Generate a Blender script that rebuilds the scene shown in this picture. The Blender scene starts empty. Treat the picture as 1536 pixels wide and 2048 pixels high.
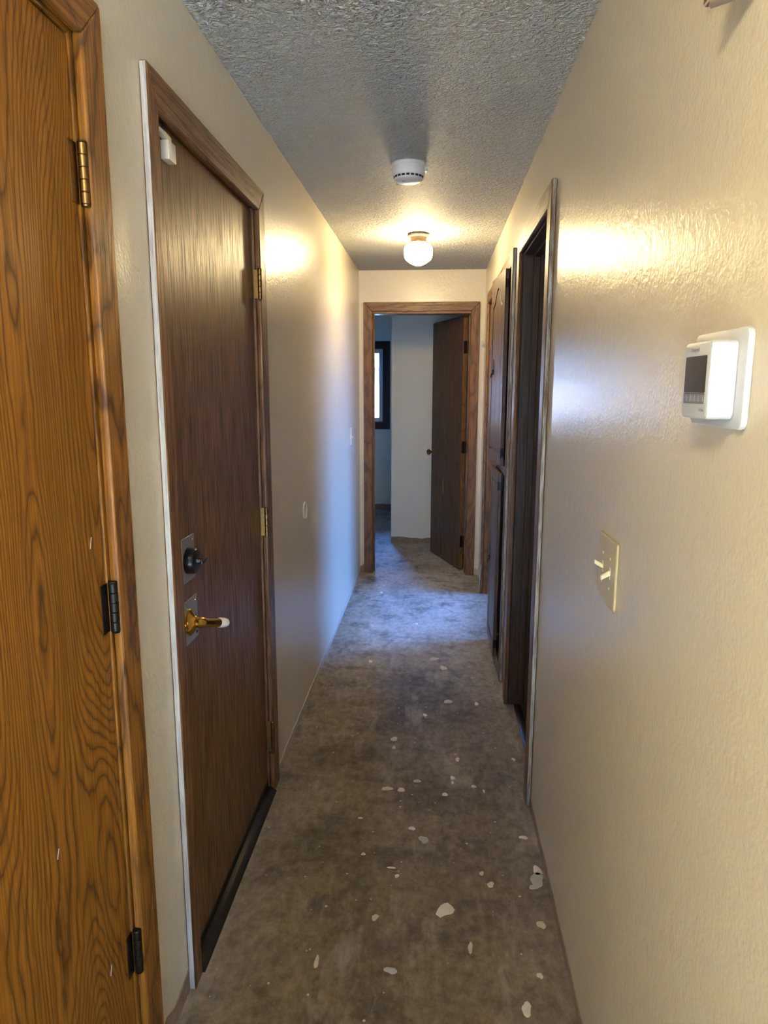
import bpy, bmesh, math, random
from mathutils import Vector, Matrix
random.seed(7)
C = bpy.context.scene.collection
PI = math.pi

# ------------------------------------------------------------------ camera
PITCH, YAW, ROLL, FPX = 0.178021555, 0.0728206383, 0.00197057765, 1384.94374
CAM_H = 1.53868216
fwd0 = Vector((-math.sin(YAW), math.cos(YAW), 0)); rt0 = Vector((math.cos(YAW), math.sin(YAW), 0)); up0 = Vector((0, 0, 1))
fw = fwd0 * math.cos(PITCH) - up0 * math.sin(PITCH)
up = up0 * math.cos(PITCH) + fwd0 * math.sin(PITCH)
rt = rt0 * math.cos(ROLL) + up * math.sin(ROLL)
up2 = up * math.cos(ROLL) - rt0 * math.sin(ROLL)
cd = bpy.data.cameras.new('camera'); cam = bpy.data.objects.new('camera', cd); C.objects.link(cam)
cd.sensor_fit = 'HORIZONTAL'; cd.sensor_width = 36; cd.lens = FPX / 1536 * 36; cd.clip_start = .02; cd.clip_end = 400
cam.matrix_world = Matrix(((rt.x, up2.x, -fw.x, 0), (rt.y, up2.y, -fw.y, 0), (rt.z, up2.z, -fw.z, CAM_H), (0, 0, 0, 1)))
bpy.context.scene.camera = cam

# ------------------------------------------------------------------ sky, exposure
vs = bpy.context.scene.view_settings
vs.view_transform = 'Standard'; vs.look = 'None'; vs.gamma = 1; vs.use_curve_mapping = False
vs.exposure = 0.0
bpy.context.scene.cycles.sample_clamp_indirect = 0.0      # keep the sun's bounce light unclipped
SKY_STRENGTH = 155.0
w = bpy.data.worlds.new('sky'); bpy.context.scene.world = w; w.use_nodes = True
nt = w.node_tree; nt.nodes.clear()
tc = nt.nodes.new('ShaderNodeTexCoord'); sp = nt.nodes.new('ShaderNodeSeparateXYZ'); rp = nt.nodes.new('ShaderNodeValToRGB')
bg = nt.nodes.new('ShaderNodeBackground'); ow = nt.nodes.new('ShaderNodeOutputWorld')
nt.links.new(tc.outputs['Generated'], sp.inputs[0]); nt.links.new(sp.outputs['Z'], rp.inputs[0])
nt.links.new(rp.outputs[0], bg.inputs[0]); nt.links.new(bg.outputs[0], ow.inputs[0])
cr = rp.color_ramp
cr.elements[0].position = 0.0; cr.elements[0].color = (.18, .34, .85, 1)
cr.elements[1].position = 1.0; cr.elements[1].color = (.08, .28, 1, 1)
e = cr.elements.new(.12); e.color = (.12, .325, 1, 1)
bg.inputs[1].default_value = SKY_STRENGTH
sl = bpy.data.lights.new('sun', 'SUN'); sl.energy = 175.0; sl.angle = .009; sl.color = (1.0, .95, .72)
so = bpy.data.objects.new('sun', sl); C.objects.link(so); so.rotation_euler = (math.radians(55), 0, math.radians(4))   # from behind the viewer, onto the unseen pale floor that bounces it
# portals: they emit nothing, they only guide daylight sampling through the window openings
def portal(name, loc, rot, sx, sy):
    l = bpy.data.lights.new(name, 'AREA'); l.shape = 'RECTANGLE'; l.size = sx; l.size_y = sy; l.cycles.is_portal = True
    o = bpy.data.objects.new(name, l); C.objects.link(o); o.location = loc; o.rotation_euler = rot

# ------------------------------------------------------------------ dimensions
XL, XR, D, H = -.614, .377, 5.645, 2.44
XLO, XRO, YF, YB = -3.1, 2.15, 8.72, -2.6          # outer shell of the house
WT = .12
DH, DT = 2.12, 2.195                                # casing inside / outside height
LAMP_COL = (1.0, .76, .40)
LAMP_COL_NEAR = (1.0, .84, .54)
LAMP_HALL, LAMP_NEAR = 135.0, 185.0
portal('daylight_portal', (-.86, YF + .02, 1.56), (PI / 2, 0, PI), .44, .92)
portal('daylight_portal', (XRO + .02, 4.87, 1.6), (PI / 2, 0, PI / 2), 1.44, 1.0)
portal('daylight_portal', (.5, YB - .02, 1.06), (PI / 2, 0, 0), 2.4, 2.08)

# ------------------------------------------------------------------ materials
def nm(name):
    m = bpy.data.materials.new(name); m.use_nodes = True
    return m, m.node_tree, m.node_tree.nodes['Principled BSDF']
def nd(t, typ, **kw):
    n = t.nodes.new(typ)
    for k, v in kw.items():
        if k in n.inputs.keys(): n.inputs[k].default_value = v
        else: setattr(n, k, v)
    return n
def coords(t, scale, kind='Object'):
    c = nd(t, 'ShaderNodeTexCoord'); mp = nd(t, 'ShaderNodeMapping'); mp.inputs['Scale'].default_value = scale
    t.links.new(c.outputs[kind], mp.inputs[0]); return mp.outputs[0]
def wcoords(t, scale):
    c = nd(t, 'ShaderNodeNewGeometry'); mp = nd(t, 'ShaderNodeMapping'); mp.inputs['Scale'].default_value = scale
    t.links.new(c.outputs['Position'], mp.inputs[0]); return mp.outputs[0]
def noise(t, vec, scale, detail=2, rough=.5, dist=0):
    n = nd(t, 'ShaderNodeTexNoise'); n.inputs['Scale'].default_value = scale; n.inputs['Detail'].default_value = detail
    n.inputs['Roughness'].default_value = rough; n.inputs['Distortion'].default_value = dist
    if vec: t.links.new(vec, n.inputs['Vector'])
    return n.outputs['Fac']
def ramp(t, fac, stops):
    r = nd(t, 'ShaderNodeValToRGB'); el = r.color_ramp.elements
    def col(c): return (c, c, c, 1) if isinstance(c, (int, float)) else (*c, 1)
    el[0].position, el[0].color = stops[0][0], col(stops[0][1]); el[1].position, el[1].color = stops[-1][0], col(stops[-1][1])
    for p, c in stops[1:-1]:
        x = el.new(p); x.color = col(c)
    t.links.new(fac, r.inputs[0]); return r.outputs[0]
def mix(t, fac, a, b, mode='MIX'):
    m = nd(t, 'ShaderNodeMix', data_type='RGBA', blend_type=mode)
    for s, v in ((m.inputs[0], fac), (m.inputs[6], a), (m.inputs[7], b)):
        if isinstance(v, (int, float)): s.default_value = v if s.type == 'VALUE' else (v, v, v, 1)
        elif isinstance(v, tuple): s.default_value = (*v, 1)
        else: t.links.new(v, s)
    return m.outputs[2]
def mth(t, op, a, b=None):
    m = nd(t, 'ShaderNodeMath', operation=op)
    for s, v in ((m.inputs[0], a), (m.inputs[1], b)):
        if v is None: continue
        if isinstance(v, (int, float)): s.default_value = v
        else: t.links.new(v, s)
    return m.outputs[0]
def bump(t, bs, h, strength, dist):
    b = nd(t, 'ShaderNodeBump'); b.inputs['Strength'].default_value = strength; b.inputs['Distance'].default_value = dist
    t.links.new(h, b.inputs['Height']); t.links.new(b.outputs[0], bs.inputs['Normal'])
def plain(name, col, rough=.5, metal=0, var=.08, scale=30):
    m, t, b = nm(name)
    f = noise(t, coords(t, (1, 1, 1)), scale, 3)
    c = mix(t, f, tuple(x * (1 - var) for x in col), tuple(min(1, x * (1 + var)) for x in col))
    t.links.new(c, b.inputs['Base Color']); b.inputs['Roughness'].default_value = rough; b.inputs['Metallic'].default_value = metal
    return m
def wood(name, light, dark, pore, axis='z', rough=.34, fig=7.0, pores=1.0, offs=0.0, figstr=1.0, spec=.5):
    """oak: contour lines of a stretched noise give the cathedral figure, a fine stretched noise the pores"""
    m, t, b = nm(name)
    k = {'x': 0, 'y': 1, 'z': 2}[axis]
    def sc(a, l): s = [a, a, a]; s[k] = l; return tuple(s)
    c = nd(t, 'ShaderNodeTexCoord'); ad = nd(t, 'ShaderNodeVectorMath', operation='ADD'); ad.inputs[1].default_value = (offs, offs * 1.7, offs * .6)
    t.links.new(c.outputs['Object'], ad.inputs[0])
    def mp(s):
        q = nd(t, 'ShaderNodeMapping'); q.inputs['Scale'].default_value = s; t.links.new(ad.outputs[0], q.inputs[0]); return q.outputs[0]
    big = noise(t, mp(sc(3.4, .75)), 1.0, 1.2, .45)
    wob = noise(t, mp(sc(20, 7.5)), 1.0, 2, .5)
    ph = mth(t, 'ADD', mth(t, 'MULTIPLY', big, fig * 4), mth(t, 'MULTIPLY', wob, 1.9))
    fr = mth(t, 'FRACT', ph)
    rings = ramp(t, fr, [(0, 1.0), (.10, .35), (.38, 0.0), (.62, .0), (.88, .45), (1, 1.0)])
    po = ramp(t, noise(t, mp(sc(190, 5)), 1.0, 3, .65), [(.43, 0.0), (.60, 1.0)])
    bl = noise(t, mp(sc(9, 1.2)), 1.0, 3)
    col = mix(t, bl, tuple(x * .8 for x in light), tuple(min(1, x * 1.12) for x in light))
    col = mix(t, mth(t, 'MULTIPLY', rings, .97 * figstr), col, dark)
    col = mix(t, mth(t, 'MULTIPLY', po, .62 * pores), col, pore)
    t.links.new(col, b.inputs['Base Color'])
    b.inputs['Specular IOR Level'].default_value = spec; rg = mix(t, po, rough, rough + .18); t.links.new(rg, b.inputs['Roughness'])
    bump(t, b, mth(t, 'ADD', mth(t, 'MULTIPLY', po, -1.0), mth(t, 'MULTIPLY', rings, -.3)), .35, .0006)
    return m
GOLD = dict(light=(.335, .134, .014), dark=(.062, .021, .003), pore=(.09, .034, .006))
DARK = dict(light=(.25, .112, .037), dark=(.050, .022, .008), pore=(.022, .010, .004))
MED = dict(light=(.27, .120, .032), dark=(.085, .036, .010), pore=(.08, .032, .009))
M = {}
M['gold'] = wood('golden_oak_upright', axis='z', rough=.36, fig=15, pores=.7, spec=.3, offs=2.3, **GOLD)
M['gold_trim'] = wood('golden_oak_trim', axis='z', rough=.36, fig=5, offs=7.7, **GOLD)
M['gold_h'] = wood('golden_oak_level', axis='y', rough=.36, fig=5, offs=4.1, **GOLD)
M['dark'] = wood('dark_oak_upright', axis='z', rough=.33, fig=4.5, pores=1.25, offs=5.2, figstr=.55, **DARK)
M['dark_trim'] = wood('dark_oak_trim', axis='z', rough=.33, fig=4, offs=1.1, figstr=.6, **DARK)
M['dark_h'] = wood('dark_oak_level', axis='y', rough=.33, fig=4, offs=3.3, figstr=.6, **DARK)
M['med'] = wood('oak_trim_upright', axis='z', rough=.38, fig=5, offs=9.2, **MED)
M['med_x'] = wood('oak_trim_level', axis='x', rough=.38, fig=5, offs=6.2, **MED)
M['med_y'] = wood('oak_trim_side', axis='y', rough=.38, fig=5, offs=8.4, **MED)
M['cab'] = wood('cabinet_oak', axis='z', rough=.33, fig=4, offs=12.2, figstr=.6, light=(.15, .075, .034), dark=(.06, .03, .014), pore=(.045, .022, .01))
M['jamb'] = wood('jamb_oak', axis='z', rough=.36, fig=4, offs=14.2, light=(.26, .12, .03), dark=(.1, .042, .01), pore=(.1, .045, .012))

def paint_wall(name, col, rough=.3, peel=1.0):
    m, t, b = nm(name)
    v = wcoords(t, (1, 1, 1))
    f = noise(t, v, 2.2, 3)
    t.links.new(mix(t, f, tuple(x * .97 for x in col), tuple(min(1, x * 1.02) for x in col)), b.inputs['Base Color'])
    b.inputs['Roughness'].default_value = rough
    h = mth(t, 'ADD', noise(t, v, 130, 2, .5), mth(t, 'MULTIPLY', noise(t, v, 38, 2, .5), 1.2))
    bump(t, b, h, .42 * peel, .0018)
    return m
M['wall'] = paint_wall('cream_wall_paint', (.70, .625, .465), .27)
M['wall_dull'] = paint_wall('cream_wall_paint_dull', (.78, .745, .61), .5)
def ceiling_mat():
    m, t, b = nm('textured_ceiling')
    v = wcoords(t, (1, 1, 1))
    n1 = noise(t, v, 62, 3, .6, .8); n2 = noise(t, v, 30, 2, .5)
    h = ramp(t, n1, [(.36, 0.0), (.62, 1.0)])
    hh = mth(t, 'ADD', h, mth(t, 'MULTIPLY', n2, .6))
    t.links.new(mix(t, noise(t, v, 3, 3), (.71, .715, .70), (.78, .785, .765)), b.inputs['Base Color'])
    b.inputs['Roughness'].default_value = .62
    bump(t, b, hh, 1.0, .045)
    return m
M['ceiling'] = ceiling_mat()
def floor_mat(name, pal):
    m, t, b = nm(name)
    v = wcoords(t, (1, 1, 1))
    big = noise(t, v, 1.7, 6, .62, .5)
    col = ramp(t, big, list(zip((.30, .44, .57, .72), pal[0])))
    sx_ = nd(t, 'ShaderNodeSeparateXYZ'); t.links.new(v, sx_.inputs[0])
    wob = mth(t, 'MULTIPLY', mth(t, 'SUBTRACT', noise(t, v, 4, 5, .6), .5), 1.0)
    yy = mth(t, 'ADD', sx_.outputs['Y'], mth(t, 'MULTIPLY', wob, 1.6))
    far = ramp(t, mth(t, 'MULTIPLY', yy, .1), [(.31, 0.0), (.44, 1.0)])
    col = mix(t, far, col, ramp(t, big, list(zip((.30, .44, .57, .72), pal[1]))))  # paler down the hall: paint dust, raised further to stand in for doorway daylight
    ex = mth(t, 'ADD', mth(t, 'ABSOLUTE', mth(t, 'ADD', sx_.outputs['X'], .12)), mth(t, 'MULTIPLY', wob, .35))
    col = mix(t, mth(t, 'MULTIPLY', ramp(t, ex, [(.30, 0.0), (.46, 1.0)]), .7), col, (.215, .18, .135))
    fine = noise(t, wcoords(t, (30, 20, 30)), 1.0, 8, .75)
    col = mix(t, .8, col, ramp(t, fine, [(.3, .15), (.5, .5), (.72, .9)]), 'SOFT_LIGHT')
    # smeared glue lines and scuffs
    d = nd(t, 'ShaderNodeTexVoronoi', feature='DISTANCE_TO_EDGE'); d.inputs['Scale'].default_value = 2.6
    wv = nd(t, 'ShaderNodeVectorMath', operation='ADD')
    nz = nd(t, 'ShaderNodeTexNoise'); nz.inputs['Scale'].default_value = 3.2; nz.inputs['Detail'].default_value = 4; t.links.new(v, nz.inputs['Vector'])
    sub = nd(t, 'ShaderNodeVectorMath', operation='SCALE'); sub.inputs['Scale'].default_value = .55; t.links.new(nz.outputs['Color'], sub.inputs[0])
    t.links.new(v, wv.inputs[0]); t.links.new(sub.outputs[0], wv.inputs[1]); t.links.new(wv.outputs[0], d.inputs['Vector'])
    ln = ramp(t, d.outputs['Distance'], [(0.0, 1.0), (.02, .8), (.06, 0.0)])
    lm = ramp(t, noise(t, v, 2.7, 4), [(.44, 0.0), (.58, 1.0)])
    col = mix(t, mth(t, 'MULTIPLY', mth(t, 'MULTIPLY', ln, lm), .45), col, (.055, .045, .038))
    dk = ramp(t, noise(t, wcoords(t, (1, 1, 1)), 4.5, 8, .72), [(.53, 0.0), (.68, 1.0)])
    col = mix(t, mth(t, 'MULTIPLY', dk, .8), col, (.045, .037, .028))
    pl = ramp(t, noise(t, wcoords(t, (7, 2.2, 3)), 1.0, 6, .68), [(.54, 0.0), (.72, 1.0)])
    col = mix(t, mth(t, 'MULTIPLY', pl, .62), col, (.42, .385, .325))
    # small dried paint specks
    vo = nd(t, 'ShaderNodeTexVoronoi'); vo.inputs['Scale'].default_value = 46; t.links.new(v, vo.inputs['Vector'])
    sc = nd(t, 'ShaderNodeSeparateColor'); t.links.new(vo.outputs['Color'], sc.inputs[0])
    pick = ramp(t, sc.outputs[0], [(.90, 0.0), (.91, 1.0)]); pick.node.color_ramp.interpolation = 'CONSTANT'
    rad = mth(t, 'ADD', .05, mth(t, 'MULTIPLY', sc.outputs[1], .16))
    spk = mth(t, 'MULTIPLY', mth(t, 'LESS_THAN', vo.outputs['Distance'], rad), pick)
    col = mix(t, mth(t, 'MULTIPLY', spk, .75), col, (.62, .57, .47))
    t.links.new(col, b.inputs['Base Color'])
    t.links.new(ramp(t, fine, [(.3, .82), (.7, .66)]), b.inputs['Roughness'])
    bump(t, b, mth(t, 'ADD', fine, mth(t, 'MULTIPLY', spk, .6)), .3, .0012)
    return m
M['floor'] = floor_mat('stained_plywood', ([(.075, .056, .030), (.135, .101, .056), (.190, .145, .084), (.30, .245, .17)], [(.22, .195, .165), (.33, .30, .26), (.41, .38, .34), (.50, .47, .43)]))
M['concrete'] = plain('subfloor_joist_layer', (.16, .13, .1), .9)
M['tile'] = plain('dark_vinyl_floor', (.05, .045, .04), .35, 0, .3, 14)
def paint_edge_mat(name, wd):
    m, t, b = nm(name)
    v = wcoords(t, (150, 150, 9)); f = noise(t, v, 1.0, 5, .7)
    f2 = noise(t, wcoords(t, (20, 20, 1.4)), 1.0, 3)
    k = ramp(t, mth(t, 'ADD', f, mth(t, 'MULTIPLY', f2, .5)), [(.60, 0.0), (.86, 1.0)])
    t.links.new(mix(t, k, wd, (.52, .52, .46)), b.inputs['Base Color']); b.inputs['Roughness'].default_value = .55
    bump(t, b, k, .5, .001)
    return m
M['edge'] = paint_edge_mat('paint_smeared_casing_edge', (.33, .30, .26))
M['edge_dark'] = paint_edge_mat('paint_smeared_dark_edge', (.13, .085, .05))
M['raw'] = plain('bare_drywall_edge', (.26, .19, .125), .85, 0, .35, 40)
M['raw_light'] = plain('bare_plaster_edge', (.45, .40, .32), .85, 0, .3, 40)
M['hinge_brass'] = plain('antique_brass', (.22, .135, .05), .36, 1, .35, 90)
M['hinge_bright'] = plain('bright_brass_hinge', (.30, .18, .055), .42, 1, .3, 90)  # brighter brass for the dark door's hinge plates
M['hinge_dark'] = plain('blackened_hinge_metal', (.018, .014, .011), .42, .6, .3, 60)
M['brass'] = plain('polished_brass', (.86, .56, .15), .13, 1, .06, 40)
M['brass_lamp'] = plain('dull_brass_lamp_fitter', (.055, .032, .015), .5, .3, .15, 60)
M['knob'] = plain('aged_brass_knob', (.35, .22, .10), .28, 1, .2, 60)
M['zinc'] = plain('brushed_steel_plate', (.42, .42, .42), .38, .75, .12, 50)
M['black'] = plain('black_hardware', (.012, .012, .014), .3, .35, .2, 50)
M['bronze'] = plain('dark_bronze_threshold', (.02, .018, .016), .42, .5, .2, 40)
M['bounce_floor'] = plain('pale_bounce_floor', (.55, .55, .53), .95, 0, .08, 200)  # unseen pale floor, added to bounce sunlight up into the hall
M['side'] = paint_wall('low_bounce_side_paint', (.26, .27, .28), .5)  # unseen side-room walls, coloured dark to cut bounced daylight
M['wplastic'] = plain('white_plastic', (.58, .60, .62), .35, 0, .02)
M['splastic'] = plain('smoke_detector_plastic', (.74, .72, .68), .4, 0, .03)
M['ivory'] = plain('ivory_plastic', (.60, .50, .27), .35, 0, .05)
M['tog'] = plain('ivory_toggle_plastic', (.78, .70, .46), .3, 0, .04)
M['slot'] = plain('dark_slot', (.012, .011, .01), .6, 0, .1)
M['screen'] = plain('lcd_screen', (.028, .024, .017), .12, 0, .08)
M['btn'] = plain('grey_button_strip', (.13, .125, .13), .4, 0, .15, 200)
M['print'] = plain('grey_print', (.25, .25, .25), .5)
M['tape'] = plain('white_paper_tape', (.75, .72, .66), .7, 0, .06, 60)
M['cream'] = plain('cream_sensor_plastic', (.76, .70, .56), .45, 0, .03)
M['cream_paint'] = plain('cream_painted_metal', (.70, .655, .53), .35, 0, .03)
M['vinyl'] = plain('white_vinyl_window', (.72, .73, .75), .4, 0, .03)
M['alu'] = plain('ribbed_aluminium', (.62, .62, .60), .3, .9, .1, 80)
M['spot'] = plain('dried_white_paint', (.62, .57, .47), .5, 0, .1, 60)
M['spot_grey'] = plain('dried_grey_paint', (.40, .38, .32), .6, 0, .2, 60)
M['spot_tan'] = plain('dried_tan_paint', (.55, .46, .31), .6, 0, .15, 60)
M['plaster'] = plain('plaster_crumbs', (.34, .30, .23), .9, 0, .25, 90)
M['chain'] = plain('bead_chain_metal', (.7, .66, .55), .35, .6)
M['lawn'] = plain('winter_lawn', (.035, .038, .022), .95, 0, .3, 3)
M['bark'] = plain('tree_bark', (.06, .05, .042), .9, 0, .3, 12)
M['needles'] = plain('evergreen_needles', (.02, .035, .018), .9, 0, .4, 9)
M['unseen_slab'] = plain('dark_unseen_slab', (.10, .10, .095), .9, 0, .1, 4)  # added ground slab out of view, dark to limit blue bounced light
M['siding'] = plain('white_siding', (.62, .62, .62), .6, 0, .04, 6)
M['shingle'] = plain('grey_green_shingles', (.10, .13, .11), .9, 0, .3, 20)
def glass_mat():
    m = bpy.data.materials.new('window_glass'); m.use_nodes = True; t = m.node_tree; t.nodes.clear()
    o = nd(t, 'ShaderNodeOutputMaterial'); tr = nd(t, 'ShaderNodeBsdfTransparent'); g = nd(t, 'ShaderNodeBsdfGlossy'); g.inputs['Roughness'].default_value = .02
    tr.inputs[0].default_value = (.93, .96, .95, 1)
    fr = nd(t, 'ShaderNodeFresnel'); mx = nd(t, 'ShaderNodeMixShader')
    t.links.new(fr.outputs[0], mx.inputs[0]); t.links.new(tr.outputs[0], mx.inputs[1]); t.links.new(g.outputs[0], mx.inputs[2]); t.links.new(mx.outputs[0], o.inputs[0])
    return m
M['glass'] = glass_mat()
def lamp_mat(name, strength, LAMP_COL):
    m, t, b = nm(name)
    b.inputs['Base Color'].default_value = (.9, .88, .82, 1); b.inputs['Emission Color'].default_value = (*LAMP_COL, 1)
    b.inputs['Emission Strength'].default_value = strength
    return m
M['globe'] = lamp_mat('lit_opal_globe', LAMP_HALL, LAMP_COL)
M['globe_near'] = lamp_mat('lit_opal_globe_near', LAMP_NEAR, LAMP_COL_NEAR)

# ------------------------------------------------------------------ geometry helpers
def BM(): return bmesh.new()
def merge(bm, sub):
    me = bpy.data.meshes.new('tmp'); sub.to_mesh(me); sub.free(); bm.from_mesh(me); bpy.data.meshes.remove(me)
def box(bm, x0, x1, y0, y1, z0, z1, bev=0.0, seg=1):
    s = bmesh.new(); bmesh.ops.create_cube(s, size=1)
    x0, x1 = min(x0, x1), max(x0, x1); y0, y1 = min(y0, y1), max(y0, y1); z0, z1 = min(z0, z1), max(z0, z1)
    for v in s.verts:
        v.co = Vector(((x0 + x1) / 2 + v.co.x * (x1 - x0), (y0 + y1) / 2 + v.co.y * (y1 - y0), (z0 + z1) / 2 + v.co.z * (z1 - z0)))
    if bev: bmesh.ops.bevel(s, geom=s.edges[:], offset=bev, segments=seg, affect='EDGES', profile=.5)
    merge(bm, s)
def prism(bm, pts, f, n0, n1, bev=0.0, seg=1):
    """polygon pts (a,b) mapped by f(a,b,n), extruded from n0 to n1"""
    s = bmesh.new()
    A = [s.verts.new(f(a, b, n0)) for a, b in pts]; B = [s.verts.new(f(a, b, n1)) for a, b in pts]
    k = len(pts)
    s.faces.new(A); s.faces.new(B[::-1])
    for i in range(k): s.faces.new((A[i], B[i], B[(i + 1) % k], A[(i + 1) % k]))
    bmesh.ops.recalc_face_normals(s, faces=s.faces[:])
    if bev: bmesh.ops.bevel(s, geom=s.edges[:], offset=bev, segments=seg, affect='EDGES', profile=.5)
    merge(bm, s)
def frame_xyz(axis):
    a = Vector(axis).normalized(); u = a.orthogonal().normalized(); return u, a.cross(u), a
def lathe(bm, prof, c, axis=(0, 0, 1), n=32, u=None):
    U, V, A = frame_xyz(axis); c = Vector(c); s = bmesh.new(); rings = []
    for r, h in prof:
        if r < 1e-6: rings.append([s.verts.new(c + A * h)])
        else: rings.append([s.verts.new(c + A * h + (U * math.cos(2 * PI * i / n) + V * math.sin(2 * PI * i / n)) * r) for i in range(n)])
    for p, q in zip(rings, rings[1:]):
        if len(p) == 1 and len(q) == 1: continue
        for i in range(n):
            j = (i + 1) % n
            if len(p) == 1: s.faces.new((p[0], q[i], q[j]))
            elif len(q) == 1: s.faces.new((p[i], p[j], q[0]))
            else: s.faces.new((p[i], p[j], q[j], q[i]))
    for R, flip in ((rings[0], 1), (rings[-1], 0)):
        if len(R) > 1: s.faces.new(R[::-1] if flip else R)
    bmesh.ops.recalc_face_normals(s, faces=s.faces[:])
    for f in s.faces: f.smooth = len(f.verts) <= 4
    merge(bm, s)
def tube(bm, pts, r, n=8):
    pts = [Vector(p) for p in pts]; s = bmesh.new(); rings = []; U = None
    for i, p in enumerate(pts):
        d = (pts[min(i + 1, len(pts) - 1)] - pts[max(i - 1, 0)]).normalized()
        if U is None: U = d.orthogonal().normalized()
        U = (U - d * U.dot(d)).normalized(); V = d.cross(U)
        rr = r[i] if isinstance(r, (list, tuple)) else r
        rings.append([s.verts.new(p + (U * math.cos(2 * PI * k / n) + V * math.sin(2 * PI * k / n)) * rr) for k in range(n)])
    for p, q in zip(rings, rings[1:]):
        for k in range(n): s.faces.new((p[k], p[(k + 1) % n], q[(k + 1) % n], q[k]))
    s.faces.new(rings[0][::-1]); s.faces.new(rings[-1])
    bmesh.ops.recalc_face_normals(s, faces=s.faces[:])
    for f in s.faces: f.smooth = len(f.verts) == 4
    merge(bm, s)

def empty(name, loc):
    o = bpy.data.objects.new(name, None); C.objects.link(o); o.location = loc; o.empty_display_size = .05; return o
def base_of(o):
    p = Vector((0, 0, 0))
    while o is not None: p = p + o.location; o = o.parent
    return p
def obj(name, bm, mats, parent=None, loc=None, setmat=None):
    """world-space bmesh -> one linked mesh object; origin at loc (or at the parent's base)"""
    org = Vector(loc) if loc is not None else (base_of(parent) if parent else Vector((0, 0, 0)))
    bmesh.ops.translate(bm, verts=bm.verts[:], vec=-org)
    if setmat: 
        bm.normal_update(); setmat(bm, org)
    me = bpy.data.meshes.new(name); bm.to_mesh(me); bm.free()
    me.set_sharp_from_angle(angle=math.radians(38))
    for m in (mats if isinstance(mats, (list, tuple)) else [mats]): me.materials.append(m)
    o = bpy.data.objects.new(name, me); C.objects.link(o)
    o.location = org - (base_of(parent) if parent else Vector((0, 0, 0)))
    if parent: o.parent = parent
    return o
def tag(o, label, cat, kind=None, group=None):
    o['label'] = label; o['category'] = cat
    if kind: o['kind'] = kind
    if group: o['group'] = group
    return o
def wall(bm, axis, p0, p1, lo, hi, ops=(), z0=0.0, z1=H):
    """slab between p0..p1 across, lo..hi along, with rectangular openings (a0,a1,b0,b1)"""
    def b(a0, a1, c0, c1):
        if a1 - a0 < 1e-5 or c1 - c0 < 1e-5: return
        if axis == 'x': box(bm, p0, p1, a0, a1, c0, c1)
        else: box(bm, a0, a1, p0, p1, c0, c1)
    cur = lo
    for a0, a1, b0, b1 in sorted(ops):
        b(cur, a0, z0, z1); b(a0, a1, z0, b0); b(a0, a1, b1, z1); cur = a1
    b(cur, hi, z0, z1)
LEFT = lambda a, b, n: (XL + n, a, b)        # hall left wall: a = Y, b = Z, n = out of the wall
RIGHT = lambda a, b, n: (XR - n, a, b)
END = lambda a, b, n: (a, D - n, b)

# ------------------------------------------------------------------ setting: floor, ceiling, walls
fl = BM(); box(fl, XLO, XRO, YB, YF, -.16, -.02)
floor = tag(obj('floor', fl, M['concrete'], loc=(0, 0, -.16)), 'bare stained plywood subfloor with paint spots and scuffs', 'floor', 'structure')
def sheet(x0, x1, y0, y1, mat=None, name='plywood_sheet'):
    s = BM(); box(s, x0, x1, y0, y1, -.02, 0, .0012); return obj(name, s, mat or M['floor'], floor)
g = .0016
sheet(XLO, XRO, YB, -.3, M['bounce_floor'], 'bounce_sheet');
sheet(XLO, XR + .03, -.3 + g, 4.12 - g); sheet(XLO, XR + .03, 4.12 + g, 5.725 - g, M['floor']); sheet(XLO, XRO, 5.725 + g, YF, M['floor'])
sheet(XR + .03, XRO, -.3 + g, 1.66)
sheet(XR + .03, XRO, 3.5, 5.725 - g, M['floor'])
sheet(XR + .03, XRO, 1.66, 3.5, M['tile'], 'vinyl_sheet')

cb = BM(); box(cb, XLO, XRO, YB, YF, H, H + .12)
tag(obj('ceiling', cb, M['ceiling'], loc=(0, 0, H)), 'pale ceiling with rough knockdown texture', 'ceiling', 'structure')

A0, A1 = .42, 1.235          # left closet door opening (between casings)
B0, B1 = 1.56, 2.412         # left dark door
C0, C1 = 2.46, 3.238         # right dark doorway
K0, K1 = 3.56, 4.062         # linen cabinet
E0, E1 = 4.135, 5.10         # right bright doorway
S0, S1 = -.508, .272         # end doorway

wl = BM()
wall(wl, 'x', XL - .07, XL, -.3, D, [(A0 - .03, A1 + .02, 0, DH + .03), (B0 + .02, B1 + .03, 0, DH + .03)])
wall(wl, 'x', XL - WT, XL - .07, -.3, D)
tag(obj('wall_left', wl, M['wall'], loc=(XL, 0, 0)), 'long cream satin wall on the left with two closed wooden doors', 'wall', 'structure')
wr = BM()
wall(wr, 'x', XR, XR + WT, -.6, D + .12, [(C0 - .02, C1 + .02, 0, DH + .02), (K0 - .0, K1 + .0, .05, DH + .02), (E0 - .02, E1 + .02, 0, DH + .02)])
tag(obj('wall_right', wr, M['wall'], loc=(XR, 0, 0)), 'cream satin wall on the right with thermostat, switch and doorways', 'wall', 'structure')
we = BM()
wall(we, 'y', D, D + WT, XL - WT, XR + .0, [(S0 - .02, S1 + .02, 0, DH + .025)])
wall(we, 'y', D, D + WT, XLO, XL - WT)
tag(obj('wall_end', we, M['wall'], loc=(0, D, 0)), 'cream wall at the hall end around the bedroom doorway', 'wall', 'structure')
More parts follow.
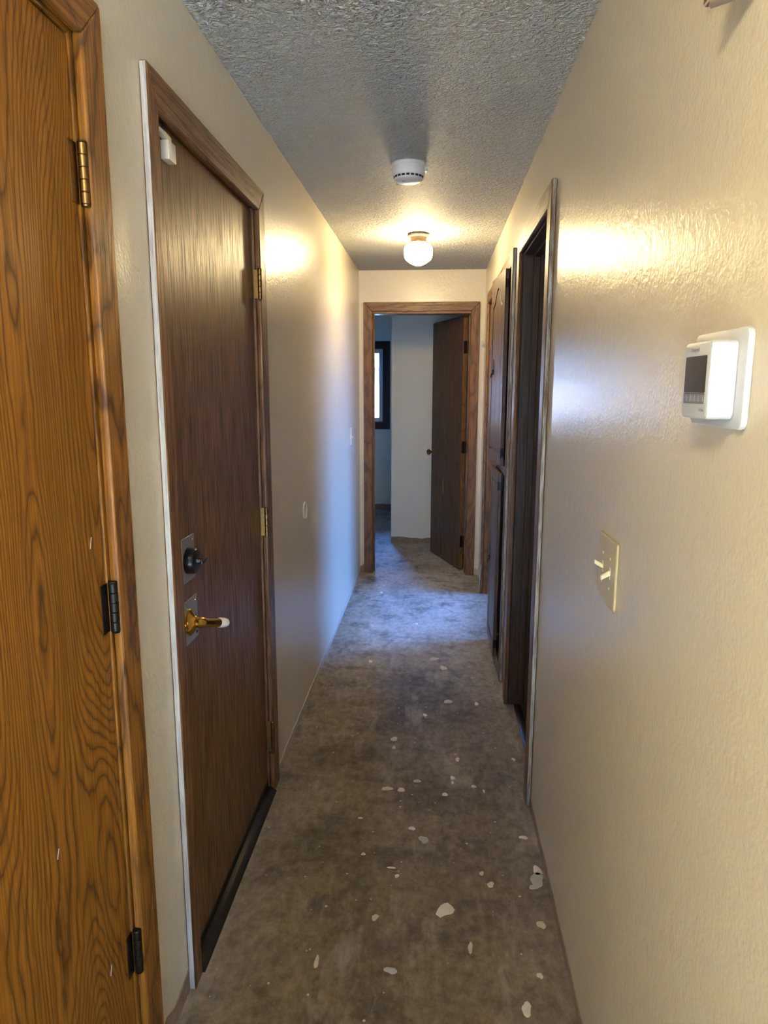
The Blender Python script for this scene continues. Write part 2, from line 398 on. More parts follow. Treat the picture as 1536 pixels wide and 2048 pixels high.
# bedroom beyond
bw = BM()
wall(bw, 'y', YF, YF + .12, XLO, XRO, [(-1.08, -.64, 1.10, 2.02)])
tag(obj('wall_bedroom_far', bw, M['wall_dull'], loc=(0, YF, 0)), 'far bedroom wall holding the dark-cased window', 'wall', 'structure')
bj = BM(); box(bj, -.425, XRO, 6.80, 6.90, 0, H); box(bj, -.425, -.325, 6.90, YF, 0, H)
tag(obj('wall_bedroom_closet', bj, M['wall_dull'], loc=(0, 6.8, 0)), 'plain closet wall jutting out behind the end doorway', 'wall', 'structure')
br = BM(); box(br, XR, XR + WT, D + .12, 6.8, 0, H)
tag(obj('wall_bedroom_right', br, M['wall_dull'], loc=(XR, 6, 0)), 'bedroom wall behind the open brown door', 'wall', 'structure')
# outer shell and partitions out of view
sh = BM(); wall(sh, 'x', XLO - .12, XLO, YB, YF)
tag(obj('wall_outer_left', sh, M['wall_dull']), 'outer wall on the far left side of the house', 'wall', 'structure')
sh = BM(); wall(sh, 'x', XRO, XRO + .12, YB, YF + .12, [(4.15, 5.59, 1.10, 2.10)])
tag(obj('wall_outer_right', sh, M['side']), 'outer wall with the window of the bright side room', 'wall', 'structure')
sh = BM(); wall(sh, 'y', YB - .12, YB, XLO - .12, XRO + .12, [(-.7, 1.7, .02, 2.10)])
tag(obj('wall_back', sh, M['wall_dull']), 'wall of the living room behind the viewer with wide daylight opening', 'wall', 'structure')
sh = BM(); box(sh, XLO, XL - WT, -.42, -.3, 0, H); box(sh, XL - WT, XL, -.42, -.3, 0, H)
tag(obj('wall_living_left', sh, M['wall']), 'partition left of the hall mouth', 'wall', 'structure')
sh = BM(); box(sh, XR + WT, XRO, -.6, -.48, 0, H)
tag(obj('wall_living_right', sh, M['wall']), 'partition right of the hall mouth', 'wall', 'structure')
sh = BM(); box(sh, XR + WT, XRO, 1.6, 1.7, 0, H); box(sh, XR + WT, XRO, 3.45, 3.55, 0, H)
tag(obj('wall_dark_room', sh, M['wall_dull']), 'partitions of the dark room behind the right doorway', 'wall', 'structure')
sh = BM(); box(sh, XR + WT, XRO, 4.07, 4.12, 0, H); box(sh, XR + WT, XRO, 5.66, 5.76, 0, H)
tag(obj('wall_side_room', sh, M['side']), 'partitions of the bright side room on the right', 'wall', 'structure')

# ------------------------------------------------------------------ door frames (trim) and doors
def edge_mat(axis, sign):
    def f(bm, org):
        for fc in bm.faces:
            if fc.normal[axis] * sign > .9: fc.material_index = 1
    return f
def casing(parent, F, a0, a1, w0, w1, mats, head, painted=None, th=.018, zt=DT, zi=DH, edge='edge', z0=0.0):
    """mitred casing: near leg, far leg, head. painted = (leg index, axis, sign)"""
    legs = [[(a0 - w0, z0), (a0, z0), (a0, zi), (a0 - w0, zt)], [(a1, z0), (a1 + w1, z0), (a1 + w1, zt), (a1, zi)]]
    for i, pl in enumerate(legs):
        b = BM(); prism(b, pl, F, 0, th, .0028, 1)
        p = painted and painted[0] == i
        o = obj('casing_leg', b, [mats, M[edge]] if p else mats, parent, setmat=edge_mat(painted[1], painted[2]) if p else None)
        if p: o['label'] = 'casing leg with white paint smeared along its outer edge'
    b = BM(); prism(b, [(a0 - w0, zt), (a0, zi), (a1, zi), (a1 + w1, zt)], F, 0, th, .0028, 1)
    obj('casing_head', b, head, parent)
def hinge(parent, x, y, z0, z1, mat, plate=None, r=.0062, pmat=None):
    """butt hinge: five knuckles, pin tips and the visible leaf plate"""
    b = BM(); n = 5; hh = (z1 - z0) / n
    for i in range(n): lathe(b, [(r - .001, .0006), (r, .0014), (r, hh - .0014), (r - .001, hh - .0006)], (x, y, z0 + i * hh), (0, 0, 1), 16)
    lathe(b, [(0, -.004), (r - .001, -.003), (r, 0), (.004, .001)], (x, y, z0), (0, 0, 1), 16)
    lathe(b, [(.004, -.001), (r, 0), (r - .001, .003), (0, .004)], (x, y, z1), (0, 0, 1), 16)
    lathe(b, [(r - .0022, 0), (r - .0022, z1 - z0)], (x, y, z0), (0, 0, 1), 12)
    o = obj('hinge', b, mat, parent)
    if plate:
        p = BM(); box(p, *plate, z0, z1, .0008); obj('hinge_plate', p, pmat or mat, o)
    return o

# ---- door 1: golden oak closet door at the left edge
t1 = tag(empty('trim_1', (XL, A1, 0)), 'golden oak casing around the closet door at the left edge', 'door frame', 'structure')
casing(t1, LEFT, A0, A1, .075, .075, M['gold_trim'], M['gold_h'])
b = BM(); box(b, XL - .068, XL - .002, A1 - .006, A1 + .016, 0, DH + .02, .002); obj('jamb', b, M['gold_trim'], t1)
b = BM(); box(b, XL - .068, XL - .002, A0 - .02, A0 + .006, 0, DH + .02, .002); obj('jamb', b, M['gold_trim'], t1)
b = BM(); box(b, XL - .068, XL - .002, A0 + .006, A1 - .006, DH - .004, DH + .02, .002); obj('head_jamb', b, M['gold_h'], t1)
d1 = tag(empty('door_1', (XL - .02, A1 - .01, .012)), 'golden oak slab door with bold cathedral grain, nearest on the left', 'door', 'structure')
b = BM(); box(b, XL - .042, XL - .005, A0 + .009, A1 - .009, .012, DH - .007, .0022); obj('door_leaf', b, M['gold'], d1)
for i, (z0, z1) in enumerate(((1.848, 1.948), (1.076, 1.172), (.322, .418))):
    hinge(d1, XL + .0065, A1 - .003, z0, z1, M['hinge_brass'] if i == 0 else M['hinge_dark'], (XL - .005, XL - .0028, A1 - .031, A1 - .006), .0088)
b = BM()
for y, z, l in ((A1 - .055, 1.25, .02), (A1 - .24, .76, .016), (A1 - .10, .40, .02)): tube(b, [(XL - .0048, y, z), (XL - .0046, y + .002, z + l * .5), (XL - .0048, y + .006, z + l)], .0009, 5)
o = obj('scratch', b, M['raw_light'], d1); o['label'] = 'pale scratches on the golden oak'

# ---- door 2: dark oak door
t2 = tag(empty('trim_2', (XL, B0, 0)), 'dark oak casing with white smeared edge around the dark door on the left', 'door frame', 'structure')
casing(t2, LEFT, B0, B1, .052, .078, M['dark_trim'], M['dark_h'], painted=(0, 1, -1))
b = BM(); box(b, XL - .068, XL - .002, B0 + .008, B0 + .026, 0, DH + .02, .002); obj('jamb', b, M['dark_trim'], t2)
b = BM(); box(b, XL - .068, XL - .002, B1 + .004, B1 + .026, 0, DH + .02, .002); obj('jamb', b, M['dark_trim'], t2)
b = BM(); box(b, XL - .068, XL - .002, B0 + .026, B1 + .004, DH + .006, DH + .022, .002); obj('head_jamb', b, M['dark_h'], t2)
b = BM(); box(b, XL - .060, XL - .050, B0 + .026, B1 + .004, DH - .02, DH + .006); obj('weatherstrip', b, M['slot'], t2)
b = BM(); prism(b, [(XL - .068, 0), (XL + .024, 0), (XL + .024, .005), (XL + .006, .018), (XL - .068, .024)], lambda a, c, n: (a, n, c), B0 + .002, B1 - .002, .0015); obj('threshold', b, M['bronze'], t2)
LF = XL - .010
d2 = tag(empty('door_2', (LF, B1, .03)), 'dark brown oak slab door with brass lever and black deadbolt, closed on the left', 'door', 'structure')
b = BM(); box(b, LF - .04, LF, B0 + .029, B1 + .001, .034, DH + .001, .0022); obj('door_leaf', b, M['dark'], d2)
b = BM(); box(b, LF - .004, LF + .003, B0 + .04, B1 - .004, .022, .046, .001); obj('door_sweep', b, M['bronze'], d2)
for z0, z1 in ((1.835, 1.93), (1.01, 1.112), (.165, .29)):
    hinge(d2, XL + .0165, B1 - .0085, z0, z1, M['hinge_brass'], (LF + .003, XL + .012, B1 - .0022, B1 - .0004), .0075, M['hinge_bright'])
def wrap_plate(z0, z1, name):
    b = BM(); box(b, LF, LF + .0022, 1.634, 1.724, z0, z1, .0008); o = obj(name, b, M['zinc'], d2)
    for zz in (z0 + .014, z1 - .014):
        s = BM(); lathe(s, [(.0046, 0), (.0042, .0012), (.002, .002), (0, .002)], (LF + .0022, 1.712, zz), (1, 0, 0), 12); obj('screw', s, M['brass'] if zz > z0 + .05 else M['black'], o)
    return o
wrap_plate(1.049, 1.165, 'deadbolt_plate'); wrap_plate(.887, 1.003, 'lever_plate')
b = BM(); lathe(b, [(.034, 0), (.0345, .004), (.033, .018), (.029, .023), (.012, .024), (0, .024)], (LF + .0022, 1.672, 1.104), (1, 0, 0), 36)
dbt = obj('deadbolt', b, M['black'], d2); dbt['label'] = 'round black deadbolt with thumb turn'
b = BM(); lathe(b, [(.010, .022), (.010, .030), (.007, .034), (.007, .040)], (LF + .0022, 1.672, 1.104), (1, 0, 0), 16)
box(b, LF + .040, LF + .047, 1.650, 1.704, 1.099, 1.109, .002, 2); obj('thumb_turn', b, M['black'], dbt)
LY, LZ = 1.662, .9435
b = BM(); lathe(b, [(.035, 0), (.0345, .005), (.028, .010), (.018, .014), (.0145, .020), (.0140, .026)], (LF + .0022, LY, LZ), (1, 0, 0), 40)
ros = obj('lever_rose', b, M['brass'], d2); ros['label'] = 'polished brass lever with white paper tip'
lv = Vector((LF + .032, LY, LZ)); la = Vector((.036, .108, -.037)).normalized()
b = BM(); lathe(b, [(0, -.022), (.008, -.020), (.0125, -.013), (.0150, 0), (.0135, .012), (.0120, .022), (.0118, .080), (.0118, .082)], lv, la, 28)
obj('lever', b, M['brass'], ros)
b = BM(); lathe(b, [(.0122, .076), (.0136, .080), (.0132, .100), (.0110, .113), (.005, .121), (0, .1215)], lv, la, 9)
obj('lever_cover', b, M['tape'], ros)
b = BM(); box(b, LF - .001, LF + .010, 1.598, 1.636, .932, .955, .004, 2); obj('latch_guard', b, M['brass'], d2)
# door contact on the dark door
ct = tag(empty('door_contact_sensor', (LF, 1.65, 2.05)), 'small white door contact sensor at the top corner of the dark door', 'sensor')
b = BM(); box(b, LF, LF + .020, 1.632, 1.676, 2.043, 2.084, .0015, 2); obj('sensor_body', b, M['cream'], ct)
b = BM(); prism(b, [(1.598, 2.100), (1.640, 2.101), (1.668, 2.098), (1.668, 2.084), (1.646, 2.084), (1.640, 2.090), (1.600, 2.091)], lambda a, c, n: (LF + n, a, c), 0, .014, .0012); obj('bracket', b, M['cream'], ct)

# ---- right side: dark doorway (no leaf in view)
M['shaded_jamb'] = wood('shaded_jamb_oak', axis='z', rough=.42, fig=4, offs=17, figstr=.6, light=(.060, .028, .012), dark=(.022, .010, .005), pore=(.012, .006, .003))  # oak darkened to put the unlit doorway's shade into the jamb colour
t3 = tag(empty('trim_3', (XR, C0, 0)), 'dark brown door frame of the unlit doorway on the right', 'door frame', 'structure')
casing(t3, RIGHT, C0, C1, .075, .075, M['dark_trim'], M['dark_h'], painted=(0, 1, -1), edge='edge_dark')
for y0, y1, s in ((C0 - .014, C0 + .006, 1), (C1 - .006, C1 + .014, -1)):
    b = BM(); box(b, XR + .002, XR + WT + .004, y0, y1, 0, DH + .012, .002); jb = obj('jamb', b, M['shaded_jamb'], t3)
    b = BM(); ys = (y1, y1 + .010) if s > 0 else (y0 - .010, y0); box(b, XR + .045, XR + .075, *ys, 0, DH - .004, .002); obj('door_stop', b, M['shaded_jamb'], jb)
b = BM(); box(b, XR + .002, XR + WT + .004, C0 + .006, C1 - .006, DH - .006, DH + .012, .002); jb = obj('head_jamb', b, M['shaded_jamb'], t3)
b = BM(); box(b, XR + .045, XR + .075, C0 + .016, C1 - .016, DH - .016, DH - .006, .002); obj('door_stop', b, M['shaded_jamb'], jb)
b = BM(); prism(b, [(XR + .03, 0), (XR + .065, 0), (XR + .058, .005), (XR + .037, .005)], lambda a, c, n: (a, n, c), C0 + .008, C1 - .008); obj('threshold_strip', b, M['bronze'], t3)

# ---- linen cabinet
cab = tag(empty('linen_cabinet', (XR, K0, 0)), 'built-in oak linen cabinet with two arched-panel doors, upper one ajar, right wall', 'cabinet')
casing(cab, RIGHT, K0, K1, .06, .001, M['cab'], M['med_y'], painted=(0, 1, -1), edge='edge_dark', z0=.0)
b = BM(); box(b, XR + .002, XR + .42, K0 + .002, K0 + .014, .055, DH + .015); box(b, XR + .002, XR + .42, K1 - .014, K1 - .002, .055, DH + .015)
box(b, XR + .41, XR + .42, K0 + .014, K1 - .014, .055, DH + .015); box(b, XR + .002, XR + .41, K0 + .014, K1 - .014, DH, DH + .015); box(b, XR + .002, XR + .41, K0 + .014, K1 - .014, .055, .075)
obj('cabinet_box', b, M['cab'], cab)
for z in (.55, 1.10, 1.6):
    b = BM(); box(b, XR + .03, XR + .40, K0 + .015, K1 - .015, z, z + .018); obj('shelf', b, M['cab'], cab)
b = BM(); box(b, XR - .018, XR, K0 + .002, K1 - .001, .0, .075, .002); obj('kick_rail', b, M['med_y'], cab)
b = BM(); box(b, XR - .018, XR, K0 + .002, K1 - .001, 1.09, 1.14, .002); obj('middle_rail', b, M['med_y'], cab)
def arch(a0, a1, b0, b1, rise, n=14):
    pts = [(a0, b0), (a1, b0), (a1, b1)]
    w_ = a1 - a0
    for i in range(1, n):
        s = i / n; pts.append((a1 - w_ * s, b1 + rise * (.5 - .5 * math.cos(2 * PI * s)) ** 1.3))
    pts.append((a0, b1)); return pts
def cab_door(y0, y1, z0, z1, xn, ang, rise, pull):
    ca, sa = math.cos(ang), math.sin(ang); L = y1 - y0
    # a runs from the hinged near edge, n out of the face
    F = lambda a, c, n: (xn - a * sa - n * ca, y0 + a * ca - n * sa, c)
    b = BM(); prism(b, [(0, z0), (L, z0), (L, z1), (0, z1)], F, -.019, -.006, .001)
    door = obj('cabinet_door', b, M['cab'], cab)
    st = .062; inner = arch(st, L - st, z0 + st, z1 - st - rise, rise)
    s = bmesh.new(); ov = [s.verts.new(F(a, c, -.006)) for a, c in ((0, z0), (L, z0), (L, z1), (0, z1))]; iv = [s.verts.new(F(a, c, -.006)) for a, c in inner]
    ed = [s.edges.new((ov[i], ov[(i + 1) % 4])) for i in range(4)] + [s.edges.new((iv[i], iv[(i + 1) % len(iv)])) for i in range(len(iv))]
    bmesh.ops.triangle_fill(s, edges=ed, use_beauty=True)
    r = bmesh.ops.extrude_face_region(s, geom=s.faces[:])
    nv = Vector(F(0, 0, .006)) - Vector(F(0, 0, 0))
    bmesh.ops.translate(s, verts=[v for v in r['geom'] if isinstance(v, bmesh.types.BMVert)], vec=nv)
    bmesh.ops.recalc_face_normals(s, faces=s.faces[:])
    b = BM(); merge(b, s); obj('stile_frame', b, M['cab'], door)
    k = .011; pin = arch(st + k, L - st - k, z0 + st + k, z1 - st - rise - k, rise)
    b = BM(); prism(b, pin, F, -.007, -.001, .004); obj('raised_panel', b, M['cab'], door)
    pa, pz = pull
    b = BM(); prism(b, [(pa - .010, pz), (pa, pz - .034), (pa + .010, pz), (pa + .004, pz + .022), (pa, pz + .052), (pa - .004, pz + .022)], F, 0, .003, .0008)
    pts = [F(pa + .016 * math.sin(q), pz - .018 - .030 * (1 - math.cos(q)) * .5 , .006 + .010 * (1 - math.cos(q)) * .5) for q in [i * 2 * PI / 16 for i in range(17)]]
    tube(b, pts, .0028, 7); lathe(b, [(.006, 0), (.006, .008), (0, .010)], F(pa, pz - .010, .002), Vector(F(0, 0, 1)) - Vector(F(0, 0, 0)), 10)
    o = obj('bail_pull', b, M['black'], door)
    for zz in (z0 + .07, z1 - .07):
        b = BM(); prism(b, [(-.004, zz - .022), (.0, zz - .022), (.0, zz + .022), (-.004, zz + .022)], F, -.019, -.003, .0008); tube(b, [F(-.004, zz - .024, -.002), F(-.004, zz + .024, -.002)], .0028, 8)
        obj('hinge', b, M['black'], door)
cab_door(3.612, 4.048, 1.137, 2.118, .3375, math.radians(4.1), .085, (.298, 1.64))
cab_door(3.645, 4.048, .085, 1.098, .3335, math.radians(.4), .0, (.32, .585))
# ---- bright doorway on the right
t4 = tag(empty('trim_4', (XR, E0, 0)), 'oak door frame of the bright doorway beyond the linen cabinet', 'door frame', 'structure')
casing(t4, RIGHT, E0, E1, .068, .072, M['med'], M['med_y'])
for y0, y1, s in ((E0 - .014, E0 + .004, 1), (E1 - .004, E1 + .014, -1)):
    b = BM(); box(b, XR + .002, XR + WT + .004, y0, y1, 0, DH + .012, .002); jb = obj('jamb', b, M['jamb'], t4)
    b = BM(); ys = (y1, y1 + .010) if s > 0 else (y0 - .010, y0); box(b, XR + .045, XR + .075, *ys, 0, DH - .004, .002); obj('door_stop', b, M['jamb'], jb)
b = BM(); box(b, XR + .002, XR + WT + .004, E0 + .004, E1 - .004, DH - .004, DH + .012, .002); obj('head_jamb', b, M['med_y'], t4)
# bead chain hanging in that doorway
b = BM(); p0, p1 = Vector((.360, 5.085, .20)), Vector((.352, 5.082, .045))
for i in range(19):
    c = Vector((.3585 - .0085 * (i / 18) , 5.088, .225 - i * .0105)); lathe(b, [(0, -.0036), (.003, -.002), (.003, .002), (0, .0036)], c, (0, 0, 1), 6)
tube(b, [(.3585, 5.088, .225), (.350, 5.088, .225 - 18 * .0105)], .0008, 5)
tag(obj('bead_chain', b, M['chain'], loc=(.356, 5.088, .04)), 'thin pale bead chain hanging low beside the far right door casing', 'chain')

# ---- end doorway and its open door
t5 = tag(empty('trim_5', (S0, D, 0)), 'oak casing around the bedroom doorway at the hall end', 'door frame', 'structure')
casing(t5, END, S0, S1, .068, .066, M['med'], M['med_x'], zt=2.198, zi=2.128)
for x0, x1 in ((S0 - .014, S0 + .004), (S1 - .004, S1 + .014)):
    b = BM(); box(b, x0, x1, D - .003, D + WT + .003, 0, DH + .02, .002); jb = obj('jamb', b, M['jamb'], t5)
b = BM(); box(b, S0 + .004, S1 - .004, D - .003, D + WT + .003, DH - .010, DH + .022, .002); obj('head_jamb', b, M['med_x'], t5)
b = BM(); box(b, S0 + .004, S0 + .014, D + .05, D + .08, 0, DH, .002); obj('door_stop', b, M['jamb'], t5)
b = BM(); box(b, S1 - .014, S1 - .004, D + .05, D + .08, 0, DH, .002); obj('door_stop', b, M['jamb'], t5)
d5 = tag(empty('door_5', (S1 - .008, D + WT + .012, .012)), 'brown oak slab bedroom door standing open at the hall end', 'door', 'structure')
ang = math.radians(20.3); ox, oy = .219, D + WT + .013
FD = lambda a, c, n: (ox - a * math.sin(ang) - n * math.cos(ang), oy + a * math.cos(ang) - n * math.sin(ang), c)
b = BM(); prism(b, [(0, .014), (.715, .014), (.715, DH - .014), (0, DH - .014)], FD, -.036, 0, .002)
leaf5 = obj('door_leaf', b, [wood('brown_oak_open_door', axis='z', rough=.34, fig=4, pores=1.1, offs=21, figstr=.5, light=(.155, .075, .028), dark=(.055, .026, .010), pore=(.035, .016, .007)), M['jamb']], d5,
            setmat=lambda bm, org: [setattr(f, 'material_index', 1) for f in bm.faces if f.normal.y < -.8])
nrm = Vector(FD(0, 0, 1)) - Vector(FD(0, 0, 0))
b = BM(); lathe(b, [(.028, 0), (.028, .003), (.022, .008), (.011, .012), (.010, .026), (.019, .034), (.026, .044), (.026, .056), (.018, .064), (0, .066)], FD(.655, .955, 0), nrm, 28)
o = obj('door_knob', b, M['knob'], d5); o['label'] = 'round aged brass knob'
b = BM(); lathe(b, [(.028, 0), (.028, .003), (.022, .008), (.011, .012), (.010, .026), (.019, .034), (.026, .044), (.026, .056), (.018, .064), (0, .066)], FD(.655, .955, -.036), -nrm, 28)
obj('door_knob', b, M['knob'], d5)
for zz in (1.86, 1.05, .25):
    b = BM(); prism(b, [(-.001, zz - .05), (.0, zz - .05), (.0, zz + .05), (-.001, zz + .05)], FD, -.032, -.004)
    tube(b, [(S1 - .014, D + WT + .008, zz - .05), (S1 - .014, D + WT + .008, zz + .05)], .006, 10); obj('hinge', b, M['hinge_dark'], d5)
b = BM(); pts = [FD(.40 + .012 * math.sin(q * 1.0), .66 + .05 * math.cos(q), .0006) for q in [i * .42 for i in range(11)]]
tube(b, pts + [FD(.402, .74, .0006)], .0013, 5); o = obj('scratch', b, M['raw_light'], d5); o['label'] = 'thin pale looped scratch'

# ------------------------------------------------------------------ windows
def window(name, F, a0, a1, z0, z1, label, cas, mull):
    """F(a,z,n): n into the room; frame sits in the wall thickness (n<0)"""
    root = tag(empty(name, F((a0 + a1) / 2, z0, 0)), label, 'window', 'structure')
    cw = .078
    P = [[(a0 - cw, z0 - cw), (a0, z0), (a0, z1), (a0 - cw, z1 + cw)], [(a1, z0), (a1 + cw, z0 - cw), (a1 + cw, z1 + cw), (a1, z1)],
         [(a0 - cw, z1 + cw), (a0, z1), (a1, z1), (a1 + cw, z1 + cw)], [(a0 - cw, z0 - cw), (a1 + cw, z0 - cw), (a1, z0), (a0, z0)]]
    for p in P: b = BM(); prism(b, p, F, 0, .016, .002); obj('window_casing', b, cas, root)
    b = BM()
    for p in ((a0, a0 + .014, z0, z1), (a1 - .014, a1, z0, z1), (a0 + .014, a1 - .014, z0, z0 + .014), (a0 + .014, a1 - .014, z1 - .014, z1)):
        prism(b, [(p[0], p[2]), (p[1], p[2]), (p[1], p[3]), (p[0], p[3])], F, -.10, .002)
    obj('window_jamb', b, cas, root)
    q0, q1, r0, r1 = a0 + .014, a1 - .014, z0 + .014, z1 - .014; fw_ = .052 if a1 - a0 > .4 else .03
    def bar(x0, x1, y0, y1, n0, n1, par, nm_='sash_rail'):
        b = BM(); prism(b, [(x0, y0), (x1, y0), (x1, y1), (x0, y1)], F, n0, n1, .003); return obj(nm_, b, M['vinyl'], par)
    fr = bar(q0, q0 + fw_, r0, r1, -.085, -.04, root); bar(q1 - fw_, q1, r0, r1, -.085, -.04, root)
    bar(q0 + fw_, q1 - fw_, r0, r0 + fw_, -.085, -.04, root); bar(q0 + fw_, q1 - fw_, r1 - fw_, r1, -.085, -.04, root)
    xs = [q0 + fw_] + [x for m_ in mull for x in (m_ - .025, m_ + .025)] + [q1 - fw_]
    for m_ in mull: bar(m_ - .025, m_ + .025, r0 + fw_, r1 - fw_, -.085, -.04, root, 'mullion')
    for i in range(0, len(xs), 2):
        b = BM(); prism(b, [(xs[i], r0 + fw_), (xs[i + 1], r0 + fw_), (xs[i + 1], r1 - fw_), (xs[i], r1 - fw_)], F, -.064, -.060); obj('pane', b, M['glass'], root)
M['wcase'] = wood('dark_window_casing', axis='z', rough=.6, fig=3, offs=31, light=(.035, .014, .008), dark=(.015, .006, .004), pore=(.01, .005, .003))
window('window_1', lambda a, z, n: (a, YF - n, z), -1.08, -.64, 1.10, 2.02, 'white vinyl window in dark casing seen through the end doorway', M['wcase'], [])
window('window_2', lambda a, z, n: (XRO - n, a, z), 4.15, 5.59, 1.10, 2.10, 'window of the bright side room out of view on the right', M['wcase'], [4.72])
window('window_3', lambda a, z, n: (a, YB + n, z), -.7, 1.7, .02, 2.10, 'unseen daylight opening behind the viewer, widened to door size for its light', M['wcase'], [.5])  # unseen daylight source behind the viewer, its door size chosen for the light

# ------------------------------------------------------------------ wall-foot strips
def strip(name, x0, x1, y0, y1, h, mat, label, ragged=True, axis='y'):
    b = BM(); n = max(4, int(max(abs(y1 - y0), abs(x1 - x0)) / .06)); s = bmesh.new(); rows = []
    for i in range(n + 1):
        f = i / n; hh = h * (1 + (random.uniform(-.22, .22) if ragged else 0))
        if axis == 'y': y = y0 + (y1 - y0) * f; q = [(x0, y, 0), (x1, y, 0), (x1, y, hh), (x0, y, hh)]
        else: x = x0 + (x1 - x0) * f; q = [(x, y0, 0), (x, y1, 0), (x, y1, hh), (x, y0, hh)]
        rows.append([s.verts.new(p) for p in q])
    for p, q in zip(rows, rows[1:]):
        for k in range(4): s.faces.new((p[k], p[(k + 1) % 4], q[(k + 1) % 4], q[k]))
    s.faces.new(rows[0]); s.faces.new(rows[-1][::-1]); bmesh.ops.recalc_face_normals(s, faces=s.faces[:]); merge(b, s)
    tag(obj(name, b, mat, loc=(x0, y0, 0)), label, 'baseboard', 'structure')
strip('baseboard_right', XR - .003, XR + .002, -.5, C0 - .078, .034, M['raw'], 'ragged bare strip along the foot of the right wall')
strip('baseboard_left', XL - .002, XL + .003, A1 + .08, B0 - .054, .055, M['raw'], 'torn brown strip at the wall foot between the two left doors')
strip('baseboard_left_far', XL - .002, XL + .004, B1 + .082, D - .02, .030, M['raw_light'], 'pale bare strip along the foot of the far left wall')
strip('baseboard_end', XL + .004, S0 - .07, D - .006, D + .002, .060, M['raw'], 'short brown strip left of the end doorway', True, 'x')
strip('baseboard_end_right', S1 + .068, XR, D - .005, D + .002, .05, M['raw_light'], 'short chipped strip right of the end doorway', True, 'x')
strip('baseboard_closet', -.425, XR, 6.796, 6.802, .055, M['raw'], 'chipped brown strip at the foot of the closet wall', True, 'x')
strip('baseboard_bedroom', XLO, -.43, YF - .006, YF + .002, .06, M['raw'], 'bare dark strip at the foot of the far bedroom wall', True, 'x')

# ------------------------------------------------------------------ paint spots on the floor
SP = [(0.056,1.841,.0194,.0284,'w'),(-0.018,2.161,.0172,.0189,'g'),(-0.060,2.219,.0115,.0113,'w'),(-0.155,1.792,.0096,.0137,'t'),(-0.100,1.973,.0072,.0081,'w'),(0.059,2.437,.0096,.0133,'w'),(-0.050,2.521,.0139,.0124,'g'),(0.091,2.554,.0100,.0127,'w'),(0.115,2.696,.0084,.0160,'w'),(-0.097,1.607,.0174,.0113,'g'),(0.171,2.005,.0080,.0094,'t'),(0.196,1.956,.0110,.0135,'t'),(0.252,1.515,.0125,.0216,'w'),(0.328,2.198,.0139,.0110,'w'),(-0.218,2.070,.0067,.0075,'t'),(-0.249,2.265,.0081,.0059,'w'),(0.085,3.241,.0186,.0224,'g'),(0.225,3.225,.0086,.0221,'w'),(-0.027,3.088,.0107,.0128,'w'),(-0.161,2.848,.0166,.0178,'g'),(-0.157,2.774,.0087,.0127,'g'),(0.350,2.715,.0073,.0121,'w'),(-0.347,3.721,.0128,.0182,'w'),(0.090,2.521,.0059,.0089,'w'),(0.014,3.786,.0230,.0224,'t'),(0.067,3.660,.0222,.0246,'t'),(-0.103,4.378,.0115,.0197,'w'),(-0.388,5.072,.0133,.0196,'w'),(.172,2.50,.012,.009,'t'),(.21,2.47,.004,.012,'w'),(-.165,2.46,.02,.014,'t'),(-.11,2.455,.016,.013,'t'),(-.12,2.01,.013,.004,'w'),(-.30,1.62,.007,.02,'t'),(.12,1.70,.007,.02,'t'),(.33,1.80,.012,.016,'t'),(.30,1.62,.008,.01,'w'),(.345,1.99,.022,.034,'g'),(.352,2.03,.016,.022,'w'),(.33,1.955,.014,.012,'g')]
for i, (x, y, rx, ry, k) in enumerate(SP):
    s = bmesh.new(); n = 14; ph = random.uniform(0, 6)
    def rad(q):
        r = 1 + .16 * math.sin(2 * q + ph) + .10 * math.sin(3 * q + ph * 2) + .06 * math.sin(5 * q + ph)
        if i == 0: r *= 1 + .55 * max(0, math.cos(q - 3.75)) ** 4      # the big drip has a pointed tail
        return r
    lo = [s.verts.new((x + rx * rad(q) * math.cos(q), y + ry * rad(q) * math.sin(q), .0)) for q in [2 * PI * j / n for j in range(n)]]
    hi = [s.verts.new((x + (v.co.x - x) * .86, y + (v.co.y - y) * .86, .0014)) for v in lo]
    for j in range(n): s.faces.new((lo[j], lo[(j + 1) % n], hi[(j + 1) % n], hi[j]))
    s.faces.new(hi); s.faces.new(lo[::-1])
    b = BM(); merge(b, s); obj('paint_spot', b, {'w': M['spot'], 'g': M['spot_grey'], 't': M['spot_tan']}[k], floor)
b = BM()
for i in range(150):        # crumbs and dust specks nobody would count
    y = random.uniform(1.4, 5.6) ; x = random.uniform(XL + .03, XR - .03); r = random.uniform(.0012, .0036)
    lathe(b, [(r, 0), (r * .8, r * .5), (0, r * .6)], (x, y, 0), (0, 0, 1), 6)
o = obj('plaster_crumbs', b, M['plaster'], floor); o['kind'] = 'stuff'

